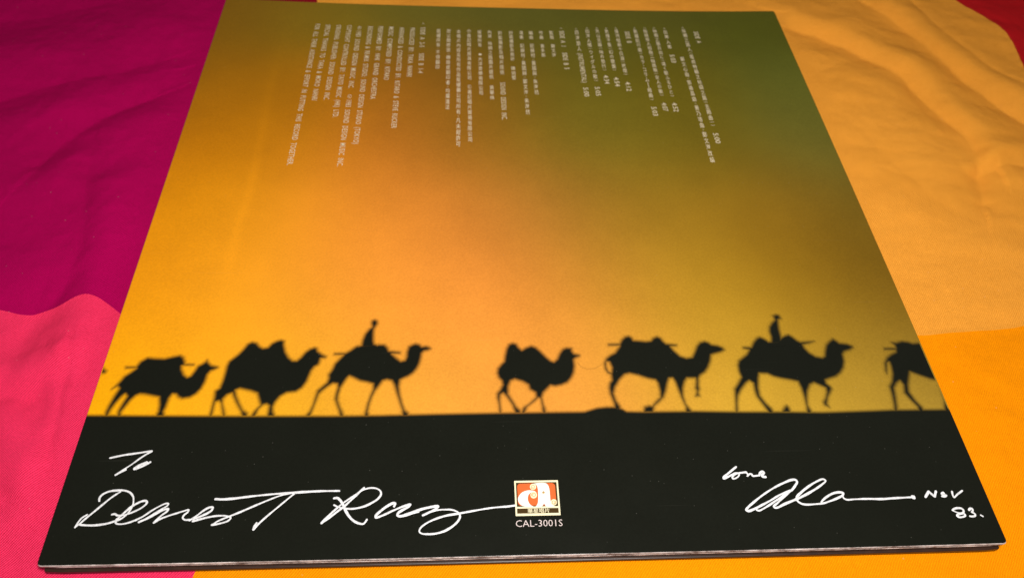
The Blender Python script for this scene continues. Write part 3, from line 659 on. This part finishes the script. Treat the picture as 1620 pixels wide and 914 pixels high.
# ------------------------------------------------------------------ printed text
GL = {}
def glyphs(strings):
    """turn strings into outline meshes with Blender's own font: {string: (verts, faces)}"""
    obs = []
    for s_ in strings:
        if s_ in GL: continue
        cu = bpy.data.curves.new('t', 'FONT'); cu.body = s_.replace(' ', '  '); cu.size = 1; cu.space_character = 1.12 if len(s_) > 9 else 1.; cu.resolution_u = 2; cu.offset = .0 if s_ == 'CAL-3001S' else .003
        if s_ == 'CAL-3001S': cu.offset = -.010
        ob = bpy.data.objects.new('t', cu); col.objects.link(ob); obs.append((s_, ob, cu))
    bpy.context.view_layer.update(); dg = bpy.context.evaluated_depsgraph_get()
    for s_, ob, cu in obs:
        me = bpy.data.meshes.new_from_object(ob.evaluated_get(dg))
        v = np.empty(len(me.vertices)*3); me.vertices.foreach_get('co', v)
        GL[s_] = (v.reshape(-1, 3)[:, :2], [tuple(p.vertices) for p in me.polygons])
        bpy.data.meshes.remove(me)
    for s_, ob, cu in obs:
        bpy.data.objects.remove(ob); bpy.data.curves.remove(cu)
def text_part(name, pieces, mat, parent, lift):
    V_ = []; F = []
    for (P, faces) in pieces:
        b = len(V_); V_ += np.c_[P, face(P[:,0], P[:,1], lift)].tolist(); 
        for f in faces:
            a_, b_, c_ = P[f[0]], P[f[1]], P[f[2]]
            F.append(tuple(b+q for q in f))
    o = mk(name, V_, F, mat, parent, False)
    return o
CJKW, PAREN = .0023, {'（': '(', '）': ')'}
# every column: list of (kind, text, photo start, photo end); C = upright characters, L = roman letters turned on their side
COLUMNS = [
 [('L','SIDE A',(1102,50.8),(1105,69))],
 [('C','△絲綢之路人（電視特輯之絲綢之路（主題曲））',(1083,42),(1127,201)),('L','5:00',(1131,211),(1134.5,227))],
 [('C','鄭文心曲・張善昌曲・黃乃培曲・鄭文海改編',(1080,90),(1126,258))],
 [('C','△出塞入塞',(1051.6,43),(1060,79)),('L','5:03',(1063,87),(1065,99.5))],
 [('C','△絲綢之路日出に（遠く歌ふるひと）',(1037,43),(1062.5,154)),('L','4:52',(1066,163),(1069,177))],
 [('C','△絲路旅人組曲二絲路歌（女人の歌）',(1021.6,43),(1046,153)),('L','4:07',(1050,163),(1052,176))],
 [('C','△新疆紀行曲（カラ・コラム｜組曲）',(1005,43),(1030.6,160)),('L','5:03',(1034,169.5),(1036.7,183.5))],
 [('L','SIDE B',(993,50.6),(994.6,68.5))],
 [('C','△黃河組曲十日游（敦煌）',(975.4,43),(990,120)),('L','4:12',(992,130),(994.6,144.5))],
 [('C','△敦煌千里（幻の壁畫）',(959.8,43),(972,113)),('L','4:54',(974.7,122.5),(976,137))],
 [('C','△天山北路（絲の旅行）',(944.8,43),(956,113)),('L','4:34',(958,119.6),(960.5,133))],
 [('C','△四海人間（ウイグルの歌）',(929.5,43),(942,130)),('L','5:05',(945,138),(946,152))],
 [('C','△四海旅人',(912.8,43.5),(917,82)),('L','(INSTRUMENTAL)',(917.5,85),(924,131)),('L','5:00',(926,139),(928,153))],
 [('C','△',(888,42),(888.4,48)),('L','SIDE A 1',(888.8,49.5),(891.5,74)),('L','SIDE B 5',(893,84),(896,110))],
 [('C','監製',(872.5,49),(873.5,63)),('C','鄭文海',(874,70),(876,91))],
 [('C','作曲',(856,49),(857,63)),('C','喜多郎',(858,70),(859,91))],
 [('C','編曲',(840,49),(840.6,63)),('C','記錄村・黃國興・朱海然',(841.5,69),(848,150.5))],
 [('C','演奏',(825,49),(825.4,63)),('C','記錄村・黃國興・鄭文海・朱海然',(826,69),(833.6,182))],
 [('C','封面攝影及設計',(808.6,49),(811,97)),('C','陳幼堅',(811.6,105),(813,127))],
 [('C','封套攝影及相片提供',(792,49),(794.6,119)),('L','SOUND DESIGN INC.',(794.8,131),(797,190))],
 [('C','內頁',(775,48),(775.3,61)),('C','絲綢之路圖片提供',(775.5,65.5),(777,126)),('C','黃華林',(777.3,135),(778,158.7))],
 [('C','版權所有',(758.8,48),(759.2,75)),('C','●大洋音樂有限公司',(759.5,83),(760.7,151.5))],
 [('C','Ⓟ喜記唱片貿易有限公司',(742.4,46.5),(742.7,127.5)),('C','Ⓒ喜記唱片貿易有限公司',(742.8,134),(743,225.5))],
 [('C','本唱片內容及所有作品版權屬公司所有・凡未經許可',(726,47),(724.5,233))],
 [('C','而公開播放・轉錄或翻印者・均屬違法',(710,46.5),(707.7,174))],
 [('C','版權所有・不得翻印',(694,46),(692,110.5))],
 [('C','△',(669.2,34.5),(669,40.5)),('L','SIDE A 2-5',(668.8,44),(667.8,75)),('L','SIDE B 1-4',(667.4,85),(666.4,116))],
 [('L','PRODUCED BY: TAKA NANRI',(652.5,44.6),(648,121.5))],
 [('L','ARRANGED & CONDUCTED BY: KITARO & STEVE RUCKER',(636,44),(623,203))],
 [('L','MUSIC COMPOSED BY: KITARO',(618.3,43),(612.3,126.7))],
 [('L','PERFORMED BY: NHK GRAND ORCHESTRA',(602,42.4),(590.4,157))],
 [('L','RECORDING & RE-MIX STUDIO: SOUND DESIGN STUDIO (TOKYO)',(585.5,42.4),(563.6,228))],
 [('C','Ⓟ',(568,41),(567,48)),('L','1983 SOUND DESIGN MUSIC INC.',(567,49.5),(556,140)),('C','Ⓒ',(554.3,149),(553,157)),('L','1983 SOUND DESIGN MUSIC INC.',(552.7,159),(538.5,263.5))],
 [('L','COPYRIGHT CONTROLLED BY: TAIYO MUSIC (HK) LTD.',(552,40.5),(531.6,186))],
 [('L','ORIGINAL PUBLISHER: SOUND DESIGN INC.',(535,40),(517.4,158.7))],
 [('L','SPECIAL THANKS TO TAKA & MOKO NANRI',(518.5,39.7),(498,159))],
 [('L','FOR ALL THEIR ASSISTANCE & EFFORT IN PUTTING THIS RECORD TOGETHER.',(501.5,38.6),(459.7,261.5))],
]
need = {'H', '華星唱片', 'CAL-3001S', 'CAL'}
for c_ in COLUMNS:
    for kd, tx, a_, b_ in c_:
        if kd == 'L': need.add(tx)
        else: need |= {PAREN.get(ch, ch) for ch in tx}
glyphs(sorted(need))
capH = GL['H'][0][:,1].max()
for c_ in COLUMNS:
    pieces = []; xs_ = []
    for kd, tx, a_, b_ in c_:
        xs_ += [unproj([a_[0]], [a_[1]])[0,0], unproj([b_[0]], [b_[1]])[0,0]]
    xc = float(np.mean(xs_))
    for kd, tx, a_, b_ in c_:
        y0 = unproj([a_[0]], [a_[1]])[0,1]; y1 = unproj([b_[0]], [b_[1]])[0,1]
        if kd == 'L':
            v, f = GL[tx]; wdt = v[:,0].max()-v[:,0].min(); hgt = capH
            sx_ = (y0-y1)/wdt; sy_ = .00255/hgt
            P = np.stack([xc+(v[:,1]-capH/2)*sy_, y0-(v[:,0]-v[:,0].min())*sx_], -1); pieces.append((P, f))
        else:
            wt = [(.55 if ch in '△・（）' else 1.) for ch in tx]; pitch = (y0-y1)/sum(wt); y = y0
            for ch, w_ in zip(tx, wt):
                v, f = GL[PAREN.get(ch, ch)]
                mid = (v.max(0)+v.min(0))/2; ext = np.maximum(v.max(0)-v.min(0), 1e-6); yc = y-pitch*w_/2; y -= pitch*w_
                if ch in '（）':
                    P = np.stack([xc+(v[:,1]-mid[1])/ext[1]*CJKW*.95, yc-(v[:,0]-mid[0])/ext[0]*.0006], -1)
                elif ch in '△・●':
                    k_ = {'△': .0012, '・': .0005, '●': .0017}[ch]; P = np.stack([xc+(v[:,0]-mid[0])/ext[0]*k_, yc+(v[:,1]-mid[1])/ext[1]*k_], -1)
                elif ch == '｜':
                    P = np.stack([xc+(v[:,0]-mid[0])/ext[0]*.0003, yc+(v[:,1]-mid[1])/ext[1]*pitch*.95], -1)
                else:
                    P = np.stack([xc+(v[:,0]-mid[0])*CJKW*1.0, yc+(v[:,1]-mid[1])*pitch*.93], -1)
                pieces.append((P, f))
    text_part('text_line', pieces, M_TEXT, sleeve, .00006)
# emblem name and catalogue number
v, f = GL['華星唱片']; ext = v.max(0)-v.min(0)
bx0, bx1 = lx0+.27*LW, lx0+.76*LW; by0, by1 = ly0+.072*LH, ly0+.198*LH
text_part('emblem_name', [(np.stack([bx0+(v[:,0]-v[:,0].min())/ext[0]*(bx1-bx0), by0+(v[:,1]-v[:,1].min())/ext[1]*(by1-by0)], -1), f)], M_CREAM, emb, .00019)
v, f = GL['CAL-3001S']; ext = v.max(0)-v.min(0); q = G([(112,740),(862,718),(862,828),(112,842)])
cx0, cx1 = (q[0,0]+q[3,0])/2, (q[1,0]+q[2,0])/2; cy1, cy0 = (q[0,1]+q[1,1])/2, (q[2,1]+q[3,1])/2
o = text_part('catalogue_number', [(np.stack([cx0+(v[:,0]-v[:,0].min())/ext[0]*(cx1-cx0), cy0+(v[:,1]-v[:,1].min())/ext[1]*(cy1-cy0)], -1), f)], M_PINKISH, sleeve, .00006)
o['label'] = 'catalogue number under the emblem'
